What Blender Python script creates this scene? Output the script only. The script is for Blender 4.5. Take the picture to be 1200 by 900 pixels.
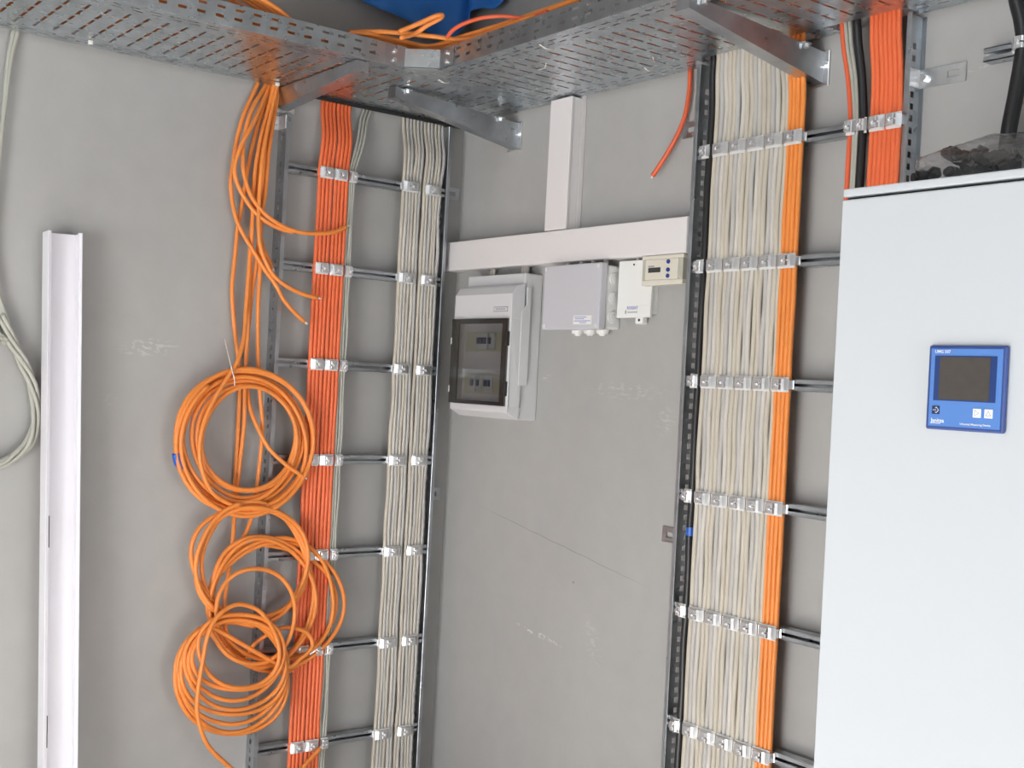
import bpy, bmesh, math, random
from mathutils import Vector, Matrix
random.seed(7)
for o in list(bpy.data.objects): bpy.data.objects.remove(o, do_unlink=True)
SC = bpy.context.scene; COL = SC.collection

# ------------------------------------------------------------------ camera
YAW, PIT, ROL, FPX = .916787957, .00100664706, .0519302533, 1400.0
CAM = Vector((3.40292096, -2.34153429, 1.6))
FW = Vector((-math.sin(YAW)*math.cos(PIT), math.cos(YAW)*math.cos(PIT), math.sin(PIT)))
RT0 = Vector((math.cos(YAW), math.sin(YAW), 0)); UP0 = RT0.cross(FW)
IR = math.cos(ROL)*RT0 + math.sin(ROL)*UP0
IU = -math.sin(ROL)*RT0 + math.cos(ROL)*UP0
cam = bpy.data.cameras.new('camera'); co = bpy.data.objects.new('camera', cam); COL.objects.link(co)
cam.sensor_width = 36; cam.lens = FPX/1200*36; cam.clip_start = .05
co.matrix_world = Matrix(((IR.x, IU.x, -FW.x, CAM.x), (IR.y, IU.y, -FW.y, CAM.y), (IR.z, IU.z, -FW.z, CAM.z), (0, 0, 0, 1)))
SC.camera = co
# ------------------------------------------------------------------ light
w = bpy.data.worlds.new('sky'); SC.world = w; w.use_nodes = True
w.node_tree.nodes['Background'].inputs[0].default_value = (.72, .84, 1, 1)
w.node_tree.nodes['Background'].inputs[1].default_value = 1.0
def area(name, loc, target, sx, sy, power, col):
    l = bpy.data.lights.new(name, 'AREA'); l.shape = 'RECTANGLE'; l.size = sx; l.size_y = sy; l.energy = power; l.color = col
    o = bpy.data.objects.new(name, l); COL.objects.link(o); o.location = loc
    o.rotation_euler = (Vector(target)-Vector(loc)).to_track_quat('-Z', 'Y').to_euler()
    return o
area('daylight_doorway', (5.05, -1.1, .78), (2.0, -1.1, .6), 1.1, 1.5, 36, (1, .99, .98))
area('daylight_gate', (2.75, -4.75, .78), (2.1, -2.0, .6), 1.7, 1.5, 84, (.98, .99, 1))
sl = bpy.data.lights.new('sun', 'SUN'); sl.energy = 34; sl.angle = .01; sl.color = (1, .98, .95)   # sunshine falling through the gate onto the floor
so = bpy.data.objects.new('sun', sl); COL.objects.link(so); so.rotation_euler = Vector((-.33, .84, -.47)).to_track_quat('-Z', 'Y').to_euler()
SC.view_settings.view_transform = 'Standard'; SC.view_settings.look = 'None'
SC.view_settings.exposure = 0.02; SC.view_settings.gamma = 1.0; SC.view_settings.use_curve_mapping = False

# ------------------------------------------------------------------ pixel -> place
def ray(px, py): return FW + IR*((px-600)/FPX) + IU*(-(py-450)/FPX)
def _hit(px, py, ax, v):
    d = ray(px, py); return CAM + d*((v-CAM[ax])/d[ax])
def L_(px, py, x=.06): return _hit(px, py, 0, x)       # on a plane parallel to the left wall
def B_(px, py, d=.06): return _hit(px, py, 1, -d)      # on a plane parallel to the back wall
def Z_(px, py, z=2.58): return _hit(px, py, 2, z)      # on a level plane

# ------------------------------------------------------------------ materials
def mat(name, col, rough=.5, metal=0., noise=None, bump=None, spec=.5):
    m = bpy.data.materials.new(name); m.use_nodes = True; nt = m.node_tree; b = nt.nodes['Principled BSDF']
    b.inputs['Base Color'].default_value = (*col, 1); b.inputs['Roughness'].default_value = rough; b.inputs['Metallic'].default_value = metal
    b.inputs['Specular IOR Level'].default_value = spec
    tc = nt.nodes.new('ShaderNodeTexCoord')
    if noise:
        sc, amt = noise
        n = nt.nodes.new('ShaderNodeTexNoise'); n.inputs['Scale'].default_value = sc; n.inputs['Detail'].default_value = 5
        nt.links.new(tc.outputs['Object'], n.inputs['Vector'])
        r = nt.nodes.new('ShaderNodeValToRGB')
        r.color_ramp.elements[0].position = .3; r.color_ramp.elements[1].position = .7
        r.color_ramp.elements[0].color = (*[c*(1-amt) for c in col], 1); r.color_ramp.elements[1].color = (*[min(1, c*(1+amt)) for c in col], 1)
        nt.links.new(n.outputs['Fac'], r.inputs['Fac']); nt.links.new(r.outputs['Color'], b.inputs['Base Color'])
    if bump:
        sc, st = bump
        n = nt.nodes.new('ShaderNodeTexNoise'); n.inputs['Scale'].default_value = sc; n.inputs['Detail'].default_value = 4
        nt.links.new(tc.outputs['Object'], n.inputs['Vector'])
        bp = nt.nodes.new('ShaderNodeBump'); bp.inputs['Strength'].default_value = st; bp.inputs['Distance'].default_value = .002
        nt.links.new(n.outputs['Fac'], bp.inputs['Height']); nt.links.new(bp.outputs['Normal'], b.inputs['Normal'])
    return m
def srgb(r, g, b):
    f = lambda c: ((c/255+.055)/1.055)**2.4 if c > 10 else c/255/12.92
    return (f(r), f(g), f(b))
def galv(name, col, rough, metal=1.):
    m = mat(name, col, rough, metal); nt = m.node_tree; b = nt.nodes['Principled BSDF']
    tc = nt.nodes['Texture Coordinate']
    v = nt.nodes.new('ShaderNodeTexVoronoi'); v.inputs['Scale'].default_value = 90
    nt.links.new(tc.outputs['Object'], v.inputs['Vector'])
    mr = nt.nodes.new('ShaderNodeMapRange'); mr.inputs['To Min'].default_value = rough*.8; mr.inputs['To Max'].default_value = rough*1.35
    nt.links.new(v.outputs['Color'], mr.inputs['Value']); nt.links.new(mr.outputs['Result'], b.inputs['Roughness'])
    n = nt.nodes.new('ShaderNodeTexNoise'); n.inputs['Scale'].default_value = 14; n.inputs['Detail'].default_value = 4
    nt.links.new(tc.outputs['Object'], n.inputs['Vector'])
    r = nt.nodes.new('ShaderNodeValToRGB'); r.color_ramp.elements[0].position = .3; r.color_ramp.elements[1].position = .72
    r.color_ramp.elements[0].color = (*[c*.82 for c in col], 1); r.color_ramp.elements[1].color = (*[min(1, c*1.12) for c in col], 1)
    nt.links.new(n.outputs['Fac'], r.inputs['Fac']); nt.links.new(r.outputs['Color'], b.inputs['Base Color'])
    return m
def wall_mat(name, col, marks, plane, cracks=()):
    """grey sprayed coating: broad blotches, fine grain, pale scuffs at given spots (a, z, ra, rz, tilt)"""
    m = mat(name, col, .75, bump=(60, .12), spec=.25); nt = m.node_tree; b = nt.nodes['Principled BSDF']; N = nt.nodes.new; K = nt.links.new
    tc = nt.nodes['Texture Coordinate']
    def noise(scale, det, vec=None):
        n = N('ShaderNodeTexNoise'); n.inputs['Scale'].default_value = scale; n.inputs['Detail'].default_value = det
        K(vec or tc.outputs['Object'], n.inputs['Vector']); return n.outputs['Fac']
    def math_(op, a, b_=None, clamp=False):
        n = N('ShaderNodeMath'); n.operation = op; n.use_clamp = clamp
        for i, v in enumerate((a, b_)):
            if v is None: continue
            if isinstance(v, (int, float)): n.inputs[i].default_value = v
            else: K(v, n.inputs[i])
        return n.outputs[0]
    mp = N('ShaderNodeMapping'); mp.inputs['Scale'].default_value = (1, 1, .45); K(tc.outputs['Object'], mp.inputs['Vector'])
    f = math_('ADD', math_('MULTIPLY', noise(2.2, 5, mp.outputs['Vector']), .65), math_('MULTIPLY', noise(14, 6), .35))
    r = N('ShaderNodeValToRGB'); r.color_ramp.elements[0].position = .33; r.color_ramp.elements[1].position = .68
    r.color_ramp.elements[0].color = (*[c*.93 for c in col], 1); r.color_ramp.elements[1].color = (*[c*1.06 for c in col], 1)
    K(f, r.inputs['Fac'])
    sep = N('ShaderNodeSeparateXYZ'); K(tc.outputs['Object'], sep.inputs[0])
    A = sep.outputs['Y' if plane == 'x' else 'X']; Zc = sep.outputs['Z']
    mask = None
    for (a, z, ra, rz, tilt, amt) in marks:
        da = math_('SUBTRACT', A, a); dz = math_('SUBTRACT', math_('SUBTRACT', Zc, z), math_('MULTIPLY', da, tilt))
        e = math_('ADD', math_('POWER', math_('ABSOLUTE', math_('DIVIDE', da, ra)), 2.), math_('POWER', math_('ABSOLUTE', math_('DIVIDE', dz, rz)), 2.))
        k = math_('MULTIPLY', math_('SUBTRACT', 1.0, e, True), amt)
        mask = k if mask is None else math_('ADD', mask, k)
    ms = N('ShaderNodeMapping'); ms.inputs['Scale'].default_value = (1, 1, 2.6); K(tc.outputs['Object'], ms.inputs['Vector'])
    g = math_('MULTIPLY', math_('SUBTRACT', noise(42, 4, ms.outputs['Vector']), .5), 7.0, True)
    fac = math_('MULTIPLY', mask, g, True)
    mx = N('ShaderNodeMix'); mx.data_type = 'RGBA'; K(fac, mx.inputs['Factor']); K(r.outputs['Color'], mx.inputs['A']); mx.inputs['B'].default_value = (.66, .65, .63, 1)
    out = mx.outputs['Result']
    for (a, z, ra, rz, tilt, amt) in cracks:
        da = math_('SUBTRACT', A, a); dz = math_('SUBTRACT', math_('SUBTRACT', Zc, z), math_('MULTIPLY', da, tilt))
        dz = math_('ADD', dz, math_('MULTIPLY', math_('SUBTRACT', noise(9, 3), .5), .012))
        e = math_('ADD', math_('POWER', math_('ABSOLUTE', math_('DIVIDE', da, ra)), 4.), math_('POWER', math_('ABSOLUTE', math_('DIVIDE', dz, rz)), 2.))
        m2 = N('ShaderNodeMix'); m2.data_type = 'RGBA'; K(math_('MULTIPLY', math_('SUBTRACT', 1.0, e, True), amt), m2.inputs['Factor']); K(out, m2.inputs['A']); m2.inputs['B'].default_value = (.16, .155, .15, 1); out = m2.outputs['Result']
    K(out, b.inputs['Base Color'])
    return m
M = {}
WALLC = (.400, .395, .386)
M['wall_l'] = wall_mat('grey_coating_side', WALLC, [(-1.07, 1.655, .10, .03, .05, .6), (-1.18, 1.5, .03, .03, 0, .15)], 'x')
M['wall_b'] = wall_mat('grey_coating_back', WALLC, [(.55, .835, .13, .010, -.12, 1.), (.80, .86, .05, .07, -1, .25), (.88, 1.6, .20, .03, 0, .3), (.52, 1.63, .03, .02, 0, .5), (1.95, 2.34, .05, .008, .1, .7), (1.05, 1.52, .05, .05, 0, .25)], 'y', [(.62, 1.125, .42, .0016, -.17, .55), (.70, 1.02, .004, .004, 0, .8)])
M['wall_o'] = mat('grey_coating_plain', WALLC, .75, noise=(3, .08))
M['floor'] = mat('grey_floor', (.60, .58, .55), .6, noise=(4, .08))
M['ceil'] = mat('pale_ceiling', (.36, .355, .35), .8, noise=(3, .04))
M['galv'] = galv('galvanised_tray', (.58, .625, .66), .30)
M['galv2'] = galv('galvanised_profile', (.52, .55, .58), .32)
M['zinc'] = galv('bright_zinc', (.90, .91, .93), .34)
M['trough'] = mat('clamp_trough', (.74, .74, .73), .45)
M['orange'] = mat('orange_sheath', srgb(232, 139, 64), .42, noise=(9, .05))
M['orange_r'] = mat('red_orange_sheath', srgb(233, 112, 66), .45, noise=(9, .06))
M['orange_y'] = mat('yellow_orange_sheath', srgb(236, 144, 68), .42, noise=(9, .05))
M['red'] = mat('orange_red_sheath', srgb(224, 100, 62), .45, noise=(9, .05))
M['cream'] = [mat('cream_sheath_%s' % n, c, .5, noise=(7, .07)) for n, c in (('warm', srgb(198, 190, 176)), ('pale', srgb(202, 197, 189)), ('cool', srgb(188, 185, 181)))]
M['grey_c'] = mat('grey_sheath', srgb(172, 172, 162), .5, noise=(7, .06))
M['black_c'] = mat('black_sheath', (.014, .014, .015), .38)
M['copper'] = mat('wire_yellow', srgb(200, 190, 90), .4)
M['pvc'] = mat('white_pvc', srgb(226, 222, 222), .4)
M['pvc_l'] = mat('white_channel', srgb(236, 234, 240), .35)
M['box_g'] = mat('light_grey_plastic', srgb(212, 212, 214), .4)
M['box_l'] = mat('light_grey_lid', srgb(196, 196, 202), .4)
M['box_w'] = mat('white_plastic', srgb(232, 232, 230), .4)
M['ivory'] = mat('ivory_plastic', srgb(216, 211, 198), .45)
M['ivory_d'] = mat('ivory_ribbed', srgb(180, 178, 164), .5)
M['dark'] = mat('black_plastic', (.02, .02, .021), .4)
M['rubber'] = mat('black_rubber', (.012, .012, .012), .6)
M['cab'] = mat('cabinet_enamel', srgb(202, 207, 212), .35, bump=(220, .04))
M['meter_b'] = mat('meter_bezel', srgb(52, 76, 140), .4)
M['meter_f'] = mat('meter_face', srgb(88, 134, 205), .4)
M['screen_f'] = mat('screen_frame', srgb(42, 66, 124), .2)
M['screen'] = mat('lcd_off', srgb(78, 74, 70), .18, noise=(60, .06))
M['white'] = mat('white_print', (.88, .9, .93), .5)
M['navy'] = mat('navy_button', srgb(34, 52, 96), .4)
M['blue_b'] = mat('blue_button', srgb(38, 62, 140), .35)
M['blue_t'] = mat('blue_tape', srgb(28, 92, 190), .4)
M['tarp'] = mat('blue_film', srgb(56, 128, 214), .38, noise=(5, .18), bump=(24, .5))
M['lcd'] = mat('small_lcd', srgb(64, 66, 64), .2)
M['print_b'] = mat('blue_print', srgb(130, 132, 196), .5)
M['print_g'] = mat('grey_print', srgb(150, 150, 160), .5)
M['breaker'] = mat('breaker_body', srgb(182, 186, 190), .45)
M['tie'] = mat('nylon_tie', srgb(225, 222, 215), .4)
def clear(name, tint, gloss, rough):
    m = bpy.data.materials.new(name); m.use_nodes = True; nt = m.node_tree
    for n in list(nt.nodes):
        if n.type != 'OUTPUT_MATERIAL': nt.nodes.remove(n)
    t = nt.nodes.new('ShaderNodeBsdfTransparent'); t.inputs[0].default_value = (*tint, 1)
    g = nt.nodes.new('ShaderNodeBsdfGlossy'); g.inputs['Roughness'].default_value = rough
    f = nt.nodes.new('ShaderNodeLayerWeight'); f.inputs[0].default_value = .12
    a = nt.nodes.new('ShaderNodeMath'); a.operation = 'ADD'; a.inputs[1].default_value = gloss; a.use_clamp = True; nt.links.new(f.outputs['Facing'], a.inputs[0])
    x = nt.nodes.new('ShaderNodeMixShader'); nt.links.new(a.outputs[0], x.inputs[0]); nt.links.new(t.outputs[0], x.inputs[1]); nt.links.new(g.outputs[0], x.inputs[2])
    nt.links.new(x.outputs[0], nt.nodes['Material Output'].inputs[0]); return m
M['smoke'] = clear('smoked_window', (.78, .77, .76), .02, .05)
M['smoke_d'] = clear('smoked_frame', (.50, .49, .48), .03, .15)
M['film'] = clear('clear_film', (.93, .93, .94), .10, .08)

# ------------------------------------------------------------------ builders
def link(name, me, m, parent=None, smooth=False):
    if m is not None: me.materials.append(m)
    if smooth: me.polygons.foreach_set('use_smooth', [True]*len(me.polygons))
    o = bpy.data.objects.new(name, me); COL.objects.link(o)
    if parent is not None:
        o.parent = parent; o.matrix_parent_inverse = world_of(parent).inverted()
    return o
def world_of(o):
    mloc = Matrix.LocRotScale(o.location, o.rotation_euler, o.scale)
    return (world_of(o.parent) @ o.matrix_parent_inverse @ mloc) if o.parent else mloc
class MB:
    def __init__(s): s.v = []; s.f = []
    def add(s, vs, fs):
        n = len(s.v); s.v += [tuple(v) for v in vs]; s.f += [[i+n for i in f] for f in fs]; return s
    def box(s, x0, x1, y0, y1, z0, z1):
        return s.add([(x, y, z) for x in (x0, x1) for y in (y0, y1) for z in (z0, z1)],
                     [(0, 1, 3, 2), (4, 6, 7, 5), (0, 4, 5, 1), (2, 3, 7, 6), (0, 2, 6, 4), (1, 5, 7, 3)])
    def prism(s, poly, a, b, fn):
        """poly of 2-D points extruded from a to b; fn(u, v, t) -> xyz"""
        n = len(poly)
        return s.add([fn(u, v, a) for u, v in poly]+[fn(u, v, b) for u, v in poly],
                     [list(range(n)), list(range(2*n-1, n-1, -1))]+[(i, i+n, (i+1) % n+n, (i+1) % n) for i in range(n)])
    def cyl(s, p0, p1, r0, r1=None, n=12):
        r1 = r0 if r1 is None else r1
        p0, p1 = Vector(p0), Vector(p1); d = (p1-p0).normalized(); a = d.orthogonal().normalized(); b = d.cross(a)
        vs = [p0+(a*math.cos(t)+b*math.sin(t))*r0 for t in [2*math.pi*i/n for i in range(n)]]+[p1+(a*math.cos(t)+b*math.sin(t))*r1 for t in [2*math.pi*i/n for i in range(n)]]
        return s.add(vs, [list(range(n))[::-1], list(range(n, 2*n))]+[(i, (i+1) % n, (i+1) % n+n, i+n) for i in range(n)])
    def perf(s, u0, u1, v0, v1, holes, fn):
        """sheet in (u, v) with rectangular holes; fn(u, v) -> xyz"""
        us = sorted({round(x, 5) for x in [u0, u1]+[h[0] for h in holes]+[h[1] for h in holes] if u0-1e-6 <= x <= u1+1e-6})
        vs = sorted({round(x, 5) for x in [v0, v1]+[h[2] for h in holes]+[h[3] for h in holes] if v0-1e-6 <= x <= v1+1e-6})
        iu = {x: i for i, x in enumerate(us)}; iv = {x: i for i, x in enumerate(vs)}
        gone = set()
        for a, b, c, d in holes:
            for i in range(iu.get(round(a, 5), 0), iu.get(round(b, 5), len(us)-1)):
                for j in range(iv.get(round(c, 5), 0), iv.get(round(d, 5), len(vs)-1)): gone.add((i, j))
        nv = len(vs); fs = [(i*nv+j, (i+1)*nv+j, (i+1)*nv+j+1, i*nv+j+1) for i in range(len(us)-1) for j in range(nv-1) if (i, j) not in gone]
        return s.add([fn(u, v) for u in us for v in vs], fs)
    def build(s, name, m, parent=None, smooth=False, bevel=0, solid=0, segs=2):
        me = bpy.data.meshes.new(name); me.from_pydata(s.v, [], s.f)
        bm = bmesh.new(); bm.from_mesh(me); bmesh.ops.remove_doubles(bm, verts=bm.verts, dist=1e-6)
        loose = [v for v in bm.verts if not v.link_faces]
        bmesh.ops.delete(bm, geom=loose, context='VERTS'); bmesh.ops.recalc_face_normals(bm, faces=bm.faces)
        bm.to_mesh(me); bm.free()
        o = link(name, me, m, parent, smooth)
        if bevel:
            b = o.modifiers.new('bevel', 'BEVEL'); b.width = bevel; b.segments = segs; b.limit_method = 'ANGLE'; b.angle_limit = math.radians(40)
        if solid:
            b = o.modifiers.new('sheet', 'SOLIDIFY'); b.thickness = solid; b.offset = 0
        return o
def tag(o, label, cat, group=None, kind=None):
    o['label'] = label; o['category'] = cat
    if group: o['group'] = group
    if kind: o['kind'] = kind
    return o
def thing(name, loc, label, cat, group=None):
    o = bpy.data.objects.new(name, None); COL.objects.link(o); o.location = loc; o.empty_display_size = .05
    return tag(o, label, cat, group)
def struct(o, label=None):
    o['kind'] = 'structure'
    if label: o['label'] = label
    return o
def spline(pts, per=6):
    pts = [Vector(p) for p in pts]; out = []
    P = [pts[0]*2-pts[1]]+pts+[pts[-1]*2-pts[-2]]
    for i in range(1, len(P)-2):
        a, b, c, d = P[i-1:i+3]
        for k in range(per):
            t = k/per
            out.append(.5*((2*b)+(c-a)*t+(2*a-5*b+4*c-d)*t*t+(3*b-a-3*c+d)*t**3))
    out.append(pts[-1]); return out
def tube_mesh(name, pts, r, sides=8):
    n = len(pts); vs = []; fs = []
    prev = None
    for i, p in enumerate(pts):
        d = (pts[min(i+1, n-1)]-pts[max(i-1, 0)])
        d = d.normalized() if d.length > 1e-9 else Vector((0, 0, 1))
        a = d.orthogonal().normalized() if prev is None else (prev-d*prev.dot(d)).normalized()
        prev = a; b = d.cross(a)
        vs += [p+(a*math.cos(2*math.pi*k/sides)+b*math.sin(2*math.pi*k/sides))*r for k in range(sides)]
    for i in range(n-1):
        for k in range(sides):
            q = (k+1) % sides
            fs.append((i*sides+k, i*sides+q, (i+1)*sides+q, (i+1)*sides+k))
    fs += [list(range(sides))[::-1], list(range((n-1)*sides, n*sides))]
    me = bpy.data.meshes.new(name); me.from_pydata(vs, [], fs); return me
def tube(name, pts, r, m, parent=None, per=6, sides=8):
    return link(name, tube_mesh(name, spline(pts, per) if per else [Vector(p) for p in pts], r, sides), m, parent, True)
ORD = 'first second third fourth fifth sixth seventh eighth ninth tenth eleventh twelfth thirteenth fourteenth fifteenth sixteenth seventeenth eighteenth'.split()

# ------------------------------------------------------------------ the room
RX, RY, RZ, T = 5.0, -4.7, 3.0, .15
def room():
    def plain(name, m, *boxes):
        b = MB()
        for q in boxes: b.box(*q)
        return struct(b.build(name, m))
    plain('floor', M['floor'], (-T, RX+T, RY-T, T, -T, 0)); plain('ceiling', M['ceil'], (-T, RX+T, RY-T, T, RZ, RZ+T))
    plain('wall_left', M['wall_l'], (-T, 0, RY-T, T, 0, RZ)); plain('wall_back', M['wall_b'], (0, RX+T, 0, T, 0, RZ))
    plain('wall_right', M['wall_o'], (RX, RX+T, RY, -1.7, 0, RZ), (RX, RX+T, -.5, 0, 0, RZ), (RX, RX+T, -1.7, -.5, 2.0, RZ))
    plain('wall_front', M['wall_o'], (0, 1.8, RY-T, RY, 0, RZ), (3.7, RX+T, RY-T, RY, 0, RZ), (1.8, 3.7, RY-T, RY, 2.0, RZ))
room()

# ------------------------------------------------------------------ perforated cable trays
TZ = 2.48
def tray(name, label, along, a0, a1, i0, o0, outer_to, loc, notches=()):
    """along 'y': runs beside the left wall, across = x; along 'x': runs beside the back wall, across = -y"""
    P = (lambda a, c, z: (c, a, z)) if along == 'y' else (lambda a, c, z: (a, -c, z))
    t = thing(name, loc, label, 'cable tray', 'perforated steel cable trays under the ceiling')
    holes = []; n = int((a1-a0)/.05)
    W = o0-i0; t0, t1 = i0+.085, o0-.085; k = 5; L = (t1-t0)/k
    for i in range(n):
        a = a0+.03+i*.05
        for j in range(k): holes.append((a, a+.008, t0+j*L+.006, t0+(j+1)*L-.006))
        for c in (i0+.03, i0+.052, o0-.034, o0-.056):
            s = .0 if c in (i0+.03, o0-.034) else .012
            holes.append((a-.018+s, a+.010+s, c, c+.0055))
    holes += notches
    MB().perf(a0, a1, i0, o0, holes, lambda u, v: P(u, v, TZ)).build('tray_bottom', M['galv'], t, solid=.0015)
    for c, b0, b1 in ((i0, a0, a1), (o0,)+outer_to):
        hs = []
        for i in range(int((b1-b0)/.05)):
            a = b0+.02+i*.05
            hs += [(a, a+.022, .018, .0255), (a+.003, a+.025, .042, .0485)]
        m = MB().perf(b0, b1, 0, .06, hs, lambda u, v: P(u, c, TZ+v))
        s = -1 if c == i0 else 1
        m.add([P(b0, c, TZ+.06), P(b1, c, TZ+.06), P(b1, c-s*.008, TZ+.061), P(b0, c-s*.008, TZ+.061)], [(0, 1, 2, 3)])
        m.build('side_wall', M['galv'], t, solid=.0015)
    return t
trL = tray('cable_tray', 'perforated galvanised cable tray running along the left wall to the corner', 'y', -2.6, -.022, .024, .507, (-2.6, -.56), (.26, -1.3, TZ))
trR = tray('cable_tray', 'perforated galvanised cable tray running along the back wall above the trunking', 'x', .51, 2.9, .021, .485, (.575, 2.9), (1.7, -.25, TZ), [(1.195, 1.54, .028, .082), (1.60, 1.81, .028, .082), (2.015, 2.095, .028, .082)])
MB().box(.014, .0235, -.66, -.025, 2.468, 2.481).build('edge_trim', M['rubber'], trL)
# plate closing the angle between both trays
cp = thing('corner_plate', (.54, -.525, TZ), 'small flat galvanised corner plate with four bolts joining the two trays', 'plate')
m = MB(); pl = [(.509, -.63), (.509, -.565), (.575, -.4885), (.64, -.4885)]
m.add([(x, y, z) for x, y in pl for z in (TZ+.003, TZ+.055)], [(0, 2, 3, 1), (2, 4, 5, 3), (4, 6, 7, 5)]); m.build('plate', M['galv'], cp, solid=.002)
MB().prism([(.5085, -.562), (.572, -.4865), (.5085, -.4865)], TZ-.001, TZ+.001, lambda u, v, q: (u, v, q)).build('gusset', M['galv'], cp)
for (x, y, dx, dy) in ((.51, -.60, 1, 0), (.61, -.489, 0, -1)):
    for z in (TZ+.016, TZ+.041):
        MB().cyl((x, y, z), (x+dx*.006, y+dy*.006, z), .0065, n=10).build('bolt', M['zinc'], cp, bevel=.0015)
# cantilever brackets
def bracket(label, base, axis, reach, ztop, h0, h1, w=.04, plate=.085, zo=2.477):
    """base: wall point; axis 'x' grows out of the left wall, '-y' out of the back wall"""
    P = (lambda o, s, z: (o, base+s, z)) if axis == 'x' else (lambda o, s, z: (base+s, -o, z))
    t = thing('cantilever_bracket', P(0, 0, ztop-h0), label, 'bracket', 'tapered cantilever brackets carrying the cable trays')
    m = MB(); o0 = .006
    for s in (-w/2, w/2):
        m.add([P(o0, s, ztop), P(reach, s, zo), P(reach, s, zo-h1), P(o0, s, ztop-h0)], [(0, 1, 2, 3)])
    for za, zb in ((ztop, zo), (ztop-h0, zo-h1)):
        m.add([P(o0, -w/2, za), P(reach, -w/2, zb), P(reach, w/2, zb), P(o0, w/2, za)], [(0, 1, 2, 3)])
    m.add([P(reach, -w/2, zo), P(reach, w/2, zo), P(reach, w/2, zo-h1), P(reach, -w/2, zo-h1)], [(0, 1, 2, 3)])
    m.build('arm', M['galv2'], t, solid=.002)
    pm = MB(); a, b = P(0.001, -plate/2, ztop-h0-.008), P(.006, plate/2, ztop+.005)
    pm.box(min(a[0], b[0]), max(a[0], b[0]), min(a[1], b[1]), max(a[1], b[1]), a[2], b[2]); pm.build('wall_plate', M['zinc'], t, bevel=.0015)
    for s in (-plate*.36, plate*.36):
        MB().cyl(P(.006, s, ztop-h0*.4), P(.016, s, ztop-h0*.4), .008, n=6).build('bolt', M['zinc'], t)
    for o in (.085, reach-.04):
        zz = ztop+(zo-ztop)*o/reach
        m = MB().box(*sorted((P(o-.012, 0, 0)[0], P(o+.012, w/2+.014, 0)[0])), *sorted((P(o-.012, 0, 0)[1], P(o+.012, w/2+.014, 0)[1])), zz-.003, zz+.0005)
        m.cyl(P(o, w/2+.007, zz-.012), P(o, w/2+.007, zz-.003), .007, n=6)
        m.build('fixing', M['zinc'], t)
    return t
bracket('tapered steel bracket under the left tray just above the left ladder rail', -.69, 'x', .49, 2.476, .062, .03)
bracket('tapered steel bracket under the tray corner fixed to back wall left of trunking', .300, '-y', .475, 2.447, .078, .03, plate=.07)
bracket('tapered steel bracket under the back tray beside yellow-orange cables', 1.515, '-y', .475, 2.447, .074, .03, plate=.07)
# cable ties poking through the tray bottoms
for i, (a, b, c) in enumerate((((632, 52), (640, 57), (649, 58)), ((640, 74), (638, 80), (630, 82)), ((755, 79), (760, 83), (768, 86)), ((765, 66), (766, 70), (768, 73)), ((514, 93), (520, 97), (526, 97)))):
    tag(tube('cable_tie', [Z_(*a, 2.476), Z_(*b, 2.468), Z_(*c, 2.476)], .0016, M['tie'], None, 5, 6), 'white cable tie loop under the back tray, %s from the left' % ORD[(3, 1, 4, 2, 0)[i] if i < 0 else (2, 1, 3, 4, 0)[i]], 'cable tie', 'cable ties under the trays')
for (a, b, lab) in ((106, 50, 'white cable tie head under the left tray near the picture edge'), (325, 99, 'white cable tie head under the left tray above the loose cables')):
    p = Z_(a, b, 2.472); tag(MB().box(p.x-.005, p.x+.005, p.y-.006, p.y+.006, 2.467, 2.478).build('cable_tie', M['tie'], bevel=.002), lab, 'cable tie', 'cable ties under the trays')

# ------------------------------------------------------------------ cable ladders
ZT = 2.235; RUNGS = 8
def profile_rail(name, parent, P, s, zb, zt, depth=.055, off=0.):
    """C-shaped upright; P(o, a, z) places out-of-wall o, along-wall a; flanges point towards s"""
    holes = [(z, z+.014, off+.021, off+.033) for z in [zb+.02+.027*i for i in range(int((zt-zb-.05)/.027))]]
    m = MB().perf(zb, zt, off, depth, holes, lambda u, v: P(v, 0, u))
    for o in (off, depth):
        m.add([P(o, 0, zb), P(o, 0, zt), P(o, s*.012, zt), P(o, s*.012, zb)], [(0, 1, 2, 3)])
    return m.build(name, M['galv2'], parent, solid=.0022)
def rung_mesh(L, axis):
    b = MB(); h = .0145; d0, d1 = .022, .05; t = .002; q = []
    for (o0, o1, z0, z1) in ((d0, d0+t, -h, h), (d0, d1, h-t, h), (d0, d1, -h, -h+t), (d1-t, d1, h-.0085, h), (d1-t, d1, -h, -h+.0085), (d1-.008, d1, h-.0105, h-.0085), (d1-.008, d1, -h+.0085, -h+.0105)):
        if axis == 'y': b.box(o0, o1, -L/2, L/2, z0, z1)
        else: b.box(-L/2, L/2, -o1, -o0, z0, z1)
    return b
def ladder(label, axis, a0, a1, zt, loc, ext=0):
    t = thing('cable_ladder', loc, label, 'cable ladder')
    P0 = (lambda o, a, z: (o, a0+a, z)) if axis == 'y' else (lambda o, a, z: (a0+a, -o, z))
    P1 = (lambda o, a, z: (o, a1+a, z)) if axis == 'y' else (lambda o, a, z: (a1+a, -o, z))
    profile_rail('side_rail', t, P0, 1 if axis == 'y' else -1, .03, 2.400 if axis == 'y' else 2.476)
    profile_rail('side_rail', t, P1, 1, .03, 2.458 if axis == 'y' else 2.476)
    c = (a0+a1)/2; b = rung_mesh(a1-a0-.004, axis); first = None
    for k in range(RUNGS):
        z = zt-.3*k; pos = (0, c, z) if axis == 'y' else (c, 0, z)
        if first is None:
            first = b.build('rung', M['galv2'], t); o = first
        else:
            o = first.copy(); COL.objects.link(o)
        o.location = pos
    return t
lad1 = ladder('galvanised cable ladder standing against the left wall near the corner', 'y', -.6945, -.0965, 2.234, (.03, -.4, .03))
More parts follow.
